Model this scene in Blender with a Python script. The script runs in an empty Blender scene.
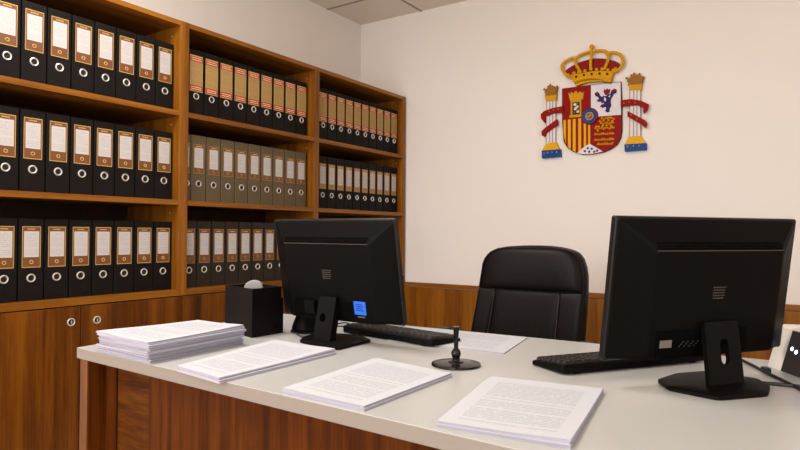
import bpy, bmesh, math, random
from mathutils import Vector, Matrix
random.seed(7)
C = bpy.context.scene.collection
PI = math.pi

# ------------------------------------------------------------------ camera
F_PX = 610.827
CAM = Vector((2.25, 0.0, 1.03))
RIGHT = Vector((0.82895, 0.55929, 0.00626)); UP = Vector((0.00258, -0.01500, 0.99988)); FWD = Vector((-0.55932, 0.82884, 0.01388))

def hit(px, py, axis, val):
    """survey helper: where a sight line of the photograph meets a real plane of the room"""
    d = RIGHT * ((px - 400) / F_PX) + UP * ((225 - py) / F_PX) + FWD
    return CAM + d * ((val - CAM[axis]) / d[axis])

cam_data = bpy.data.cameras.new('camera')
cam = bpy.data.objects.new('camera', cam_data); C.objects.link(cam)
cam_data.sensor_width = 36.0; cam_data.lens = F_PX / 800 * 36.0; cam_data.clip_start = 0.02
m = Matrix.Identity(4)
for i in range(3):
    m[i][0] = RIGHT[i]; m[i][1] = UP[i]; m[i][2] = -FWD[i]; m[i][3] = CAM[i]
cam.matrix_world = m
bpy.context.scene.camera = cam

# ------------------------------------------------------------------ materials
def srgb(r, g, b):
    def f(c):
        c /= 255.0
        return c / 12.92 if c <= 0.04045 else ((c + 0.055) / 1.055) ** 2.4
    return (f(r), f(g), f(b), 1.0)

def new_mat(name):
    mt = bpy.data.materials.new(name); mt.use_nodes = True
    nt = mt.node_tree; b = nt.nodes['Principled BSDF']
    return mt, nt, b

def plain(name, col, rough=0.5, metal=0.0, spec=0.5, bump=0.0, bscale=200.0, vary=0.0, coat=0.0, emit=None):
    mt, nt, b = new_mat(name)
    b.inputs['Base Color'].default_value = col
    b.inputs['Roughness'].default_value = rough
    b.inputs['Metallic'].default_value = metal
    b.inputs['Specular IOR Level'].default_value = spec
    b.inputs['Coat Weight'].default_value = coat
    tc = nt.nodes.new('ShaderNodeTexCoord')
    n = nt.nodes.new('ShaderNodeTexNoise'); n.inputs['Scale'].default_value = bscale; n.inputs['Detail'].default_value = 3
    nt.links.new(tc.outputs['Object'], n.inputs['Vector'])
    if bump > 0:
        bp = nt.nodes.new('ShaderNodeBump'); bp.inputs['Strength'].default_value = bump; bp.inputs['Distance'].default_value = 0.002
        nt.links.new(n.outputs['Fac'], bp.inputs['Height']); nt.links.new(bp.outputs['Normal'], b.inputs['Normal'])
    if vary > 0:
        mx = nt.nodes.new('ShaderNodeMix'); mx.data_type = 'RGBA'
        mx.inputs['A'].default_value = tuple(c * (1 - vary) for c in col[:3]) + (1,)
        mx.inputs['B'].default_value = tuple(min(1, c * (1 + vary)) for c in col[:3]) + (1,)
        n2 = nt.nodes.new('ShaderNodeTexNoise'); n2.inputs['Scale'].default_value = 1.7; n2.inputs['Detail'].default_value = 4
        nt.links.new(tc.outputs['Object'], n2.inputs['Vector'])
        nt.links.new(n2.outputs['Fac'], mx.inputs['Factor']); nt.links.new(mx.outputs['Result'], b.inputs['Base Color'])
    if emit:
        b.inputs['Emission Color'].default_value = emit[0]; b.inputs['Emission Strength'].default_value = emit[1]
    return mt

def wood(name, grain, dark, mid, light, band=16.0, rough=0.38, stretch=0.035, spec=0.3):
    mt, nt, b = new_mat(name)
    L = nt.links.new
    tc = nt.nodes.new('ShaderNodeTexCoord')
    mp = nt.nodes.new('ShaderNodeMapping')
    s = [1.0, 1.0, 1.0]; s['xyz'.index(grain)] = stretch
    mp.inputs['Scale'].default_value = s
    L(tc.outputs['Object'], mp.inputs['Vector'])
    def noise(sc, det, rg=0.5):
        n = nt.nodes.new('ShaderNodeTexNoise'); n.inputs['Scale'].default_value = sc; n.inputs['Detail'].default_value = det
        n.inputs['Roughness'].default_value = rg
        L(mp.outputs['Vector'], n.inputs['Vector']); return n
    n1 = noise(band, 1.5); n2 = noise(band * 6, 3, 0.65); n3 = noise(band * 22, 2)
    a = nt.nodes.new('ShaderNodeMath'); a.operation = 'MULTIPLY_ADD'; a.inputs[1].default_value = 0.38
    L(n2.outputs['Fac'], a.inputs[0])
    q = nt.nodes.new('ShaderNodeMath'); q.operation = 'MULTIPLY_ADD'; q.inputs[1].default_value = 0.62; 
    L(n1.outputs['Fac'], q.inputs[0])
    q.inputs[2].default_value = 0.0
    L(q.outputs[0], a.inputs[2])
    c = nt.nodes.new('ShaderNodeMath'); c.operation = 'MULTIPLY_ADD'; c.inputs[1].default_value = 0.16
    L(n3.outputs['Fac'], c.inputs[0]); L(a.outputs[0], c.inputs[2])
    r = nt.nodes.new('ShaderNodeValToRGB')
    r.color_ramp.elements[0].position = 0.42; r.color_ramp.elements[0].color = dark
    r.color_ramp.elements[1].position = 0.74; r.color_ramp.elements[1].color = light
    e = r.color_ramp.elements.new(0.57); e.color = mid
    L(c.outputs[0], r.inputs['Fac']); L(r.outputs['Color'], b.inputs['Base Color'])
    b.inputs['Roughness'].default_value = rough
    b.inputs['Specular IOR Level'].default_value = spec
    return mt

def printed(name, base, ink, lines=44.0, dens=0.46, mu=(0.12, 0.9), mv=(0.08, 0.9), strength=0.5):
    """paper with lines of tiny illegible print, laid out by the sheet's own UVs"""
    mt, nt, b = new_mat(name); L = nt.links.new
    uv = nt.nodes.new('ShaderNodeTexCoord'); sp = nt.nodes.new('ShaderNodeSeparateXYZ'); L(uv.outputs['UV'], sp.inputs[0])
    def mth(op, a, bb=None, c=None):
        n = nt.nodes.new('ShaderNodeMath'); n.operation = op
        for i, v in enumerate((a, bb, c)):
            if v is None: continue
            if isinstance(v, (int, float)): n.inputs[i].default_value = v
            else: L(v, n.inputs[i])
        return n.outputs[0]
    U, V = sp.outputs[0], sp.outputs[1]
    vl = mth('MULTIPLY', V, lines); fr = mth('FRACT', vl); ln = mth('FLOOR', vl)
    band = mth('LESS_THAN', mth('ABSOLUTE', mth('SUBTRACT', fr, 0.5)), 0.24)
    wn = nt.nodes.new('ShaderNodeTexWhiteNoise'); wn.noise_dimensions = '1D'; L(ln, wn.inputs['W'])
    cb = nt.nodes.new('ShaderNodeCombineXYZ'); L(mth('MULTIPLY', U, 26.0), cb.inputs[0]); L(mth('MULTIPLY', wn.outputs['Value'], 531.0), cb.inputs[1])
    nz = nt.nodes.new('ShaderNodeTexNoise'); nz.inputs['Scale'].default_value = 1.6; nz.inputs['Detail'].default_value = 2; L(cb.outputs[0], nz.inputs['Vector'])
    word = mth('GREATER_THAN', nz.outputs['Fac'], dens)
    full = mth('GREATER_THAN', wn.outputs['Value'], 0.12)
    inu = mth('MULTIPLY', mth('GREATER_THAN', U, mu[0]), mth('LESS_THAN', U, mu[1]))
    inv = mth('MULTIPLY', mth('GREATER_THAN', V, mv[0]), mth('LESS_THAN', V, mv[1]))
    k = mth('MULTIPLY', mth('MULTIPLY', band, word), mth('MULTIPLY', mth('MULTIPLY', inu, inv), full))
    k = mth('MULTIPLY', k, strength)
    mx = nt.nodes.new('ShaderNodeMix'); mx.data_type = 'RGBA'; mx.inputs['A'].default_value = base; mx.inputs['B'].default_value = ink
    L(k, mx.inputs['Factor']); L(mx.outputs['Result'], b.inputs['Base Color'])
    b.inputs['Roughness'].default_value = 0.75; b.inputs['Specular IOR Level'].default_value = 0.2
    return mt

M = {}
M['wall'] = plain('wall_paint', srgb(238, 230, 223), 0.85, bump=0.06, bscale=350, vary=0.03, spec=0.2)
M['ceiling'] = plain('ceiling_tile', srgb(230, 218, 206), 0.9, bump=0.1, bscale=180, vary=0.02, spec=0.1)
M['tbar'] = plain('ceiling_bar', srgb(150, 134, 120), 0.7)
M['floor'] = plain('floor_vinyl', srgb(196, 182, 168), 0.45, vary=0.1)
WD, WM, WL = srgb(54, 24, 1), srgb(92, 46, 3), srgb(122, 70, 8)  # door tones darkened: light falling off down the bookcase is in the colour
M['wood_v'] = wood('walnut_vertical', 'z', WD, WM, WL)
M['wood_side'] = wood('walnut_side', 'z', srgb(104, 58, 8), srgb(130, 77, 14), srgb(150, 94, 26), band=22)
M['wood_h'] = wood('walnut_shelf', 'y', srgb(104, 58, 8), srgb(130, 77, 14), srgb(150, 94, 26), band=22)
M['wood_back'] = wood('walnut_back_shaded', 'z', srgb(36, 16, 4), srgb(48, 23, 6), srgb(58, 28, 8), band=14, rough=0.6)  # very dark: shade of the shelf gaps is put into this colour
M['wood_wall'] = wood('walnut_wall_panel', 'z', srgb(92, 46, 1), srgb(130, 75, 4), srgb(154, 98, 16), band=12)
M['wood_cap'] = wood('walnut_cap', 'x', srgb(108, 58, 8), srgb(138, 78, 14), srgb(158, 94, 24), band=22)
M['wood_desk'] = wood('walnut_desk', 'z', srgb(50, 20, 2), srgb(74, 34, 4), srgb(94, 48, 8), band=30, rough=.55, spec=.06)  # desk wood darkened, the weaker light low down is painted in
M['wood_deskx'] = wood('walnut_desk_cross', 'x', srgb(50, 22, 3), srgb(76, 38, 6), srgb(96, 54, 12), band=34, stretch=0.12, rough=.55, spec=.06)  # same painted-in darkening as the other desk wood
M['desktop'] = plain('desktop_laminate', srgb(178, 176, 172), 0.32, spec=0.4, bump=0.02, bscale=500, vary=0.025)
M['deskedge'] = plain('desktop_edge', srgb(132, 122, 114), 0.5, vary=0.03)  # edge darker than the top: its shade is put in by colour
M['file_black'] = plain('file_black', srgb(24, 20, 19), 0.55, spec=.1, bump=0.15, bscale=700)
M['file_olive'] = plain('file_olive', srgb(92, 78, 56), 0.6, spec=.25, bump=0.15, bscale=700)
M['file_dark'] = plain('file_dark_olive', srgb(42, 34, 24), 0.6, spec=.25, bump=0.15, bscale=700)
M['brown'] = plain('label_brown', srgb(112, 66, 36), 0.5, vary=0.06)
M['gold'] = plain('label_gold', srgb(214, 176, 96), 0.35, metal=0.35)
M['dullgold'] = plain('label_dull_gold', srgb(160, 122, 66), 0.5, metal=0.2)
M['tan'] = printed('label_tan', srgb(172, 140, 88), srgb(150, 110, 60), lines=18, dens=0.42, mu=(0.06, 0.94), mv=(0.03, 0.97), strength=0.55)
M['red'] = plain('label_red', srgb(166, 56, 34), 0.5, vary=0.08)
M['insert'] = printed('label_insert', srgb(190, 183, 180), srgb(120, 112, 112), lines=13, dens=0.5, mu=(0.1, 0.9), mv=(0.06, 0.97), strength=0.4)
M['pale'] = plain('label_pale_print', srgb(240, 214, 170), 0.5)
M['chrome'] = plain('chrome', srgb(228, 220, 210), 0.38, metal=.75)
M['hole'] = plain('dark_hole', srgb(6, 5, 5), 0.8)
M['paper'] = plain('paper_white', srgb(192, 191, 195), 0.8, spec=0.2)
M['paper_edge'] = plain('paper_edge', srgb(180, 176, 190), 0.85, spec=0.1)
M['text'] = printed('paper_print', srgb(192, 191, 195), srgb(92, 88, 92), lines=38, dens=.40, mu=(0.13, 0.88), mv=(0.07, 0.88), strength=0.3)
M['plastic'] = plain('black_plastic', srgb(9, 7, 6), 0.48, spec=.06, bump=0.12, bscale=900)
M['plastic_matt'] = plain('black_plastic_matt', srgb(9, 7, 6), 0.5, spec=.08, bump=0.2, bscale=900)
M['bezel'] = plain('bezel_plastic', srgb(14, 12, 11), 0.35, spec=.3)
M['plastic_dark'] = plain('black_recess', srgb(4, 4, 4), 0.8, spec=.05)
M['gloss'] = plain('black_gloss', srgb(16, 12, 10), 0.2, spec=.25, coat=.12)
M['key'] = plain('key_plastic', srgb(40, 36, 35), 0.4, spec=.4)
M['print_gray'] = plain('gray_print', srgb(72, 66, 64), 0.6)
M['screen'] = plain('screen_glass', srgb(8, 8, 10), 0.15)
M['portlabel'] = plain('port_label', srgb(112, 100, 92), 0.6)
M['blue_sticker'] = plain('blue_sticker', srgb(28, 104, 232), 0.4)
M['blue_dark'] = plain('sticker_print', srgb(10, 40, 120), 0.4)
M['leather'] = plain('black_leather', srgb(14, 10, 10), 0.42, spec=.16, bump=0.35, bscale=160)
M['stitch'] = plain('stitch_thread', srgb(92, 84, 78), 0.7)
M['box'] = plain('black_card_box', srgb(16, 12, 12), 0.45, spec=.12, bump=0.05)
M['roll'] = plain('gray_roll', srgb(150, 146, 146), 0.7)
M['device'] = plain('device_white', srgb(222, 214, 204), 0.45)
M['device_dark'] = plain('device_dark_panel', srgb(52, 46, 46), 0.4)
M['led'] = plain('led_blue', srgb(190, 200, 255), 0.3, emit=((0.45, 0.5, 1.0, 1), 6.0))
M['cable'] = plain('cable_black', srgb(18, 16, 16), 0.5)
M['wire'] = plain('cable_gray', srgb(60, 55, 52), 0.5)
# emblem paints
M['e_red'] = plain('crest_red', srgb(140, 14, 13), 0.6, spec=.12)
M['e_dkred'] = plain('crest_dark_red', srgb(134, 16, 16), 0.5, spec=.12)
M['e_gold'] = plain('crest_gold', srgb(206, 148, 14), 0.5, spec=.12, bump=0.5, bscale=90)
M['e_yellow'] = plain('crest_yellow', srgb(224, 166, 12), 0.45, spec=.12)
M['e_white'] = plain('crest_white', srgb(222, 216, 218), 0.5, spec=.12)
M['e_blue'] = plain('crest_blue', srgb(14, 68, 132), 0.45, spec=.12)
M['e_purple'] = plain('crest_purple', srgb(52, 28, 92), 0.5, spec=.12)
M['e_dark'] = plain('crest_edge', srgb(70, 44, 20), 0.6, spec=.12)
M['e_oldgold'] = plain('crest_old_gold', srgb(150, 98, 26), 0.4, spec=.12, bump=0.5, bscale=90)
M['e_green'] = plain('crest_green', srgb(70, 110, 50), 0.5, spec=.12)

# ------------------------------------------------------------------ mesh helpers
class MB:
    def __init__(s): s.bm = bmesh.new(); s.uv = s.bm.loops.layers.uv.new('UVMap'); s.mi = 0
    def _f(s, vs):
        try:
            f = s.bm.faces.new(vs); f.material_index = s.mi; return f
        except ValueError: return None
    def box(s, x0, y0, z0, x1, y1, z1, bev=0.0, seg=2):
        r = bmesh.ops.create_cube(s.bm, size=1.0)
        vs = r['verts']
        for v in vs:
            v.co = Vector(((x0 + x1) / 2 + v.co.x * (x1 - x0), (y0 + y1) / 2 + v.co.y * (y1 - y0), (z0 + z1) / 2 + v.co.z * (z1 - z0)))
        fs = set(f for v in vs for f in v.link_faces)
        for f in fs: f.material_index = s.mi
        if bev > 0:
            es = list(set(e for v in vs for e in v.link_edges))
            bmesh.ops.bevel(s.bm, geom=es, offset=bev, segments=seg, affect='EDGES', profile=0.5, material=-1)
        return s
    def obox(s, o, ax, ay, az, a0, a1, b0, b1, c0, c1, bev=0.0):
        """box in a frame of three axes"""
        n0 = len(s.bm.verts)
        s.box(a0, b0, c0, a1, b1, c1, bev)
        s.bm.verts.ensure_lookup_table()
        for v in s.bm.verts[n0:]:
            p = v.co.copy(); v.co = o + ax * p.x + ay * p.y + az * p.z
        return s
    def prism(s, pts, vec):
        pts = [Vector(p) for p in pts]; vec = Vector(vec)
        a = [s.bm.verts.new(p) for p in pts]; b = [s.bm.verts.new(p + vec) for p in pts]
        n = len(a)
        s._f(a[::-1]); s._f(b)
        for i in range(n): s._f([a[i], a[(i + 1) % n], b[(i + 1) % n], b[i]])
        return s
    def loft(s, rings, cap=True):
        R = [[s.bm.verts.new(Vector(p)) for p in r] for r in rings]
        n = len(R[0])
        for i in range(len(R) - 1):
            for j in range(n): s._f([R[i][j], R[i][(j + 1) % n], R[i + 1][(j + 1) % n], R[i + 1][j]])
        if cap: s._f(R[0][::-1]); s._f(R[-1])
        return s
    def lathe(s, prof, c=(0, 0, 0), n=24, ax=2):
        rings = []
        for r, h in prof:
            ring = []
            for k in range(n):
                a = 2 * PI * k / n; p = [r * math.cos(a), r * math.sin(a), h]
                if ax == 0: p = [h, r * math.cos(a), r * math.sin(a)]
                if ax == 1: p = [r * math.sin(a), h, r * math.cos(a)]
                ring.append(Vector(p) + Vector(c))
            rings.append(ring)
        return s.loft(rings)
    def tube(s, pts, r, n=8):
        pts = [Vector(p) for p in pts]; rings = []
        rr = r if isinstance(r, (list, tuple)) else [r] * len(pts)
        t0 = (pts[1] - pts[0]).normalized()
        u = t0.orthogonal().normalized()
        for i, p in enumerate(pts):
            t = (pts[min(i + 1, len(pts) - 1)] - pts[max(i - 1, 0)]).normalized()
            u = (u - t * u.dot(t)).normalized(); w = t.cross(u)
            rings.append([p + (u * math.cos(2 * PI * k / n) + w * math.sin(2 * PI * k / n)) * rr[i] for k in range(n)])
        return s.loft(rings)
    def ball(s, c, r, n=10):
        prof = [(max(1e-4, r * math.sin(PI * i / 8)), -r * math.cos(PI * i / 8)) for i in range(9)]
        return s.lathe(prof, c, n)
    def torus(s, c, R, r, ax=0, n=24, k=8):
        rings = []
        for i in range(n):
            a = 2 * PI * i / n; ring = []
            for j in range(k):
                b = 2 * PI * j / k; d = R + r * math.cos(b)
                p = {0: (r * math.sin(b), d * math.cos(a), d * math.sin(a)), 1: (d * math.cos(a), r * math.sin(b), d * math.sin(a)), 2: (d * math.cos(a), d * math.sin(a), r * math.sin(b))}[ax]
                ring.append(Vector(p) + Vector(c))
            rings.append(ring)
        rings.append(rings[0])
        return s.loft(rings, cap=False)
    def quad_uv(s, p):
        vs = [s.bm.verts.new(Vector(q)) for q in p]; f = s._f(vs)
        for l, uv in zip(f.loops, ((0, 0), (1, 0), (1, 1), (0, 1))): l[s.uv].uv = uv
        return s
    def build(s, name, mats, parent=None, smooth=False, origin=None, ang=40):
        if origin is not None:
            o = Vector(origin)
            for v in s.bm.verts: v.co -= o
        bmesh.ops.remove_doubles(s.bm, verts=s.bm.verts, dist=1e-6)
        bmesh.ops.recalc_face_normals(s.bm, faces=s.bm.faces)
        me = bpy.data.meshes.new(name); s.bm.to_mesh(me); s.bm.free()
        if not isinstance(mats, (list, tuple)): mats = [mats]
        for mt in mats: me.materials.append(mt)
        if smooth:
            me.shade_smooth()
            try: me.set_sharp_from_angle(angle=math.radians(ang))
            except Exception: pass
        ob = bpy.data.objects.new(name, me); C.objects.link(ob)
        if parent is not None: ob.parent = parent
        elif origin is not None: ob.location = origin
        return ob

def tag(o, label, cat, group=None):
    o['label'] = label; o['category'] = cat
    if group: o['group'] = group
    return o

def thing(name, label, cat, loc, group=None, rotz=0.0):
    o = bpy.data.objects.new(name, None); C.objects.link(o)
    o.location = loc; o.rotation_euler = (0, 0, rotz); o.empty_display_size = 0.05
    return tag(o, label, cat, group)

def struct(o): o['kind'] = 'structure'; return o

def dup(root, loc, label, group=None):
    r = root.copy(); C.objects.link(r); r.location = loc; r['label'] = label
    if group: r['group'] = group
    for ch in list(root.children):
        c = ch.copy(); C.objects.link(c); c.parent = r
        for g in list(ch.children):
            d = g.copy(); C.objects.link(d); d.parent = c
    return r

# ------------------------------------------------------------------ the room
XL, XR, YF, YB, ZC = -0.393, 4.6, -2.4, 3.41, 2.503
struct(MB().box(XL - .1, YF - .1, -.1, XR + .1, YB + .1, 0).build('floor', M['floor']))
struct(MB().box(XL - .1, YF - .1, ZC, XR + .1, YB + .1, ZC + .1).build('ceiling', M['ceiling']))
struct(MB().box(XL - .1, YF - .1, 0, XL, YB + .1, ZC).build('wall_left', M['wall']))
struct(MB().box(XL, YB, 0, XR, YB + .1, ZC).build('wall_back', M['wall']))
struct(MB().box(XR, YF - .1, 0, XR + .1, YB + .1, ZC).build('wall_right', M['wall']))
struct(MB().box(XL, YF - .1, 0, XR, YF, ZC).build('wall_front', M['wall']))
g = MB()
x = 0.111
while x < XR: g.box(x - .007, YF, ZC - .003, x + .007, YB, ZC); x += 0.6
y = 3.042
while y > YF: g.box(XL, y - .007, ZC - .003, XR, y + .007, ZC); y -= 0.6
struct(g.build('trim_1', M['tbar']))
# wood wainscot on the back wall
struct(MB().box(XL, YB - .018, 0, XR, YB, .678).build('trim_2', M['wood_wall']))
struct(MB().box(XL, YB - .022, .682, XR, YB, .709, .002).build('trim_3', M['wood_cap']))

# ------------------------------------------------------------------ bookcases
ZT, Z1, Z2, ZB = 1.942, 1.552, 1.168, 0.783
DX = -0.388
def bookcase(y0, y1, mid, label, locks):
    oy = (y0 + y1) / 2
    t = thing('bookcase', label, 'bookcase', (0, oy, 0), 'wooden bookcase units along the left wall')
    O = (0, oy, 0); T = .0208
    def P(mb, name, mat, par=t, **k): return mb.build(name, mat, par, origin=O, **k)
    for s in (0, 1):
        a, b = (y0, y0 + T) if s == 0 else (y1 - T, y1)
        P(MB().box(DX, a, .757, 0, b, ZT, .0012).box(DX, a, 0, -.021, b, .757), 'side_panel', M['wood_side'])
    P(MB().box(DX, y0 + T, ZT - .021, -.0015, y1 - T, ZT - .0005, .001), 'top_panel', M['wood_h'])
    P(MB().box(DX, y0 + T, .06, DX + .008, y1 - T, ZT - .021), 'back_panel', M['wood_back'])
    spans = [(y0 + T, y1 - T)]
    if mid:
        P(MB().box(DX + .008, mid[0], .757, 0, mid[1], ZT - .021, .0012), 'divider', M['wood_side'])
        spans = [(y0 + T, mid[0]), (mid[1], y1 - T)]
    for a, b in spans:
        for z in (Z1, Z2): P(MB().box(DX + .008, a, z - .022, -.002, b, z, .001), 'shelf', M['wood_h'])
        P(MB().box(DX + .008, a, ZB - .026, -.002, b, ZB, .001), 'cabinet_top', M['wood_h'])
        # shelf pins
        for z in (Z1 + .33, Z2 + .33, ZB + .33):
            P(MB().lathe([(.003, 0), (.003, -.004)], (-.06, b - .0005, z), 8, 1), 'shelf_pin', M['chrome'])
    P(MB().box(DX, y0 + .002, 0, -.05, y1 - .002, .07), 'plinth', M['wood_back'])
    for a, b, ly in locks:
        d = P(MB().box(-.019, a + .0015, .075, 0, b - .0015, .753, .0012), 'door', M['wood_v'])
        if ly is not None:
            c = (0, ly[0], ly[1])
            r = MB().torus((.0015, c[1], c[2]), .0125, .0026, 0, 24, 8)
            k = P(r, 'lock', M['chrome'], d, smooth=True)
            P(MB().lathe([(.0112, -.0001), (.0112, .0012)], c, 16, 0), 'keyhole', M['hole'], d)
            P(MB().box(.0011, ly[0] - .0012, ly[1] - .007, .0022, ly[0] + .0035, ly[1] + .006), 'key_slot', M['chrome'], d)
    return t
bookcase(.782, 1.6612, None, 'wooden bookcase unit at the left end, its two cupboard doors with round locks in view',
         [(.782, 1.221, (1.185, .698)), (1.221, 1.6612, (1.283, .695))])
bookcase(1.6616, 3.3905, (2.4995, 2.5325), 'wider wooden bookcase unit with a middle divider, reaching the back wall',
         [(1.6616, 2.094, (2.058, .696)), (2.094, 2.516, (2.13, .696)), (2.516, 2.953, (2.917, .696)), (2.953, 3.3905, (2.99, .696))])

# ------------------------------------------------------------------ lever arch files
def make_file(kind, pitch, label, loc, group):
    """spine faces +X at x=0, thickness along Y (centred), height up Z"""
    FH = .291 if kind == 'black' else .298
    cm = {'black': M['file_black'], 'blackred': M['file_black'], 'olive': M['file_olive'], 'dark': M['file_dark'], 'blackgold': M['file_black']}[kind]
    t = thing('lever_arch_file', label, 'file', loc, group)
    w = pitch - .0050; h = w / 2
    b = MB().box(-.004, -h, 0, 0, h, FH, .0015)
    b.box(-.27, -h, .0, -.004, -h + .0022, FH); b.box(-.27, h - .0022, 0, -.004, h, FH)
    b.box(-.262, -h + .0022, .004, -.006, h - .0022, FH - .012)
    b.build('case', cm, t)
    lw = .064 * (w / .086) ** .8 / 2
    if kind == 'blackred':
        z0, z1 = .110, .272; lw = w / 2 * .87
        l = MB(); l.box(0, -lw, z0, .0008, lw, z1)
        lab = l.build('spine_label', M['gold'], t)
        MB().quad_uv([(.0011, -lw + .0015, z0 + .03), (.0011, lw - .0015, z0 + .03), (.0011, lw - .0015, z1 - .03), (.0011, -lw + .0015, z1 - .03)]).build('printed_field', M['tan'], lab)
        for a, c in ((z0 + .003, z0 + .029), (z1 - .029, z1 - .005)):
            MB().box(.0008, -lw + .0015, a, .0013, lw - .0015, c).build('red_band', M['red'], lab)
            mk = MB(); 
            for q, zz in enumerate((a + .015, a + .006)):
                yy = -lw + .008
                while yy < lw - .012:
                    dw = random.uniform(.004, .009); mk.box(.0013, yy, zz, .0016, yy + dw, zz + .0035); yy += dw + .002
            mk.build('band_lettering', M['pale'], lab)
        ring_z = .089
    else:
        if kind == 'olive': z0, z1, i0, i1, ring_z, bord = .126, .258, .152, .242, .080, M['dullgold']
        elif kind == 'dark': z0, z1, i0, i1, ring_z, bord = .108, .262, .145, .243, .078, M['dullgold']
        elif kind == 'blackgold': z0, z1, i0, i1, ring_z, bord = .112, .256, .142, .238, .078, M['dullgold']
        else: z0, z1, i0, i1, ring_z, bord = .118, .264, .155, .247, .081, M['gold']
        lab = MB().box(0, -lw, z0, .0008, lw, z1).build('spine_label', M['dullgold'] if kind == 'blackgold' else M['brown'], t)
        e = .0018
        fr = MB()
        fr.box(.0008, -lw, z0, .0012, lw, z0 + e * 1.4); fr.box(.0008, -lw, z1 - e * 1.4, .0012, lw, z1)
        fr.box(.0008, -lw, z0, .0012, -lw + e, z1); fr.box(.0008, lw - e, z0, .0012, lw, z1)
        fr.build('gold_border', bord, lab)
        iw = lw - .006
        MB().box(.0008, -iw, i0, .0013, iw, i1).build('paper_insert', M['paper'], lab)
        MB().quad_uv([(.0015, -iw, i0), (.0015, iw, i0), (.0015, iw, i1), (.0015, -iw, i1)]).build('insert_print', M['insert'], lab)
        # small badge under and heading over the insert
        zc = (z0 + i0) / 2 + .001
        MB().torus((.0012, 0, zc), .0058, .0016, 0, 14, 6).build('badge', bord, lab)
        hd = MB(); yy = -.014
        zc = (z1 + i1) / 2 - .003
        while yy < .012:
            dw = random.uniform(.003, .006); hd.box(.0008, yy, zc, .0013, yy + dw, zc + .004); yy += dw + .0015
        hd.build('heading', M['gold'], lab)
    MB().torus((.001, 0, ring_z), .0128, .0028, 0, 26, 8).build('finger_ring', M['chrome'], t, smooth=True)
    MB().lathe([(.0115, 0), (.0115, .0006)], (0, 0, ring_z), 20, 0).build('finger_hole', M['hole'], t)
    return t

ORD = ['first', 'second', 'third', 'fourth', 'fifth', 'sixth', 'seventh', 'eighth', 'ninth', 'tenth']
def file_row(kind, desc, ys, z, pitch, where, group, start=0):
    proto = None
    for i, yc in enumerate(ys):
        lab = '%s, %s from left on the %s' % (desc, ORD[i + start], where)
        loc = (-.045, yc, z)
        if proto is None: proto = make_file(kind, pitch, lab, loc, group)
        else: dup(proto, loc, lab, group)
PB1 = .0883
yb1 = [1.6392 - PB1 * (8 - i) + PB1 / 2 for i in range(8)]
for z, wh in ((Z1, 'top'), (Z2, 'middle'), (ZB, 'bottom')):
    file_row('black', 'black brown-labelled file', yb1, z, PB1, '%s shelf of the left bookcase' % wh, 'black files on the %s shelf of the left unit' % wh)
p = .0855
file_row('blackred', 'black file with tan-red label', [2.4815 - p * (9 - i) + p / 2 for i in range(9)], Z1, p - .0005, 'top shelf of the middle bay', 'tan and red labelled files in the middle bay')
p = .0834; n = 9
ys = [2.4815 - p * (9 - i) + p / 2 for i in range(9)]
file_row('olive', 'olive grey file', ys, Z2, p - .0005, 'middle shelf of the middle bay', 'olive grey files in the middle bay', 1)
make_file('olive', .0455, 'narrow olive grey file, only a sliver showing beside the left panel of the middle bay', (-.045, 1.7085, Z2), 'olive grey files in the middle bay')
p = .0810
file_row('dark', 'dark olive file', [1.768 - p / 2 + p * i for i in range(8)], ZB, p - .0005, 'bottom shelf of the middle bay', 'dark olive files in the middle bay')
p = .0787
file_row('blackred', 'slim tan-red labelled file', [3.363 - p * (10 - i) + p / 2 for i in range(10)], Z1, p - .0005, 'top shelf of the right bay', 'tan and red labelled files in the right bay')
file_row('blackgold', 'slim black white-labelled file', [3.363 - p * (10 - i) + p / 2 for i in range(10)], Z2, p - .0005, 'middle shelf of the right bay', 'gold and white labelled files in the right bay')

# ------------------------------------------------------------------ coat of arms on the back wall
t = thing('coat_of_arms', 'painted relief coat of arms with gold crown and two pillars on the back wall', 'coat of arms', (1.234, YB, 1.75))
EO = (1.234, YB, 1.75)
def z1(x, y): return (530 + x / 3.4615, 35 + y / 3.4615)
def z2(x, y): return (555 + x / 5.625, 80 + y / 5.625)
def z3(x, y): return (555 + x / 9.0, 40 + y / 9.0)
def z4(x, y): return (535 + x / 5.0, 75 + y / 5.0)
def z5(x, y): return (615 + x / 5.0, 65 + y / 5.0)
def wp(cv, x, y, d): q = cv(x, y); return hit(q[0], q[1], 1, YB - d)
def epoly(mb, cv, pts, d0, d1):
    P = [wp(cv, a, b, d1) for a, b in pts]
    return mb.prism([(q.x, YB - d1, q.z) for q in P], (0, d1 - d0, 0))
def etube(mb, cv, pts, r, d):
    # smooth through the points
    P = [wp(cv, a, b, d) for a, b in pts]; out = []
    for i in range(len(P) - 1):
        p0, p1, p2, p3 = P[max(i - 1, 0)], P[i], P[i + 1], P[min(i + 2, len(P) - 1)]
        for k in range(5):
            u = k / 5
            out.append(0.5 * ((2 * p1) + (p2 - p0) * u + (2 * p0 - 5 * p1 + 4 * p2 - p3) * u * u + (3 * p1 - p0 - 3 * p2 + p3) * u ** 3))
    out.append(P[-1]); return mb.tube(out, r, 8), out
def eb(mb, name, mat, par=t, **k): return mb.build(name, M[mat], par, origin=EO, **k)
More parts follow.
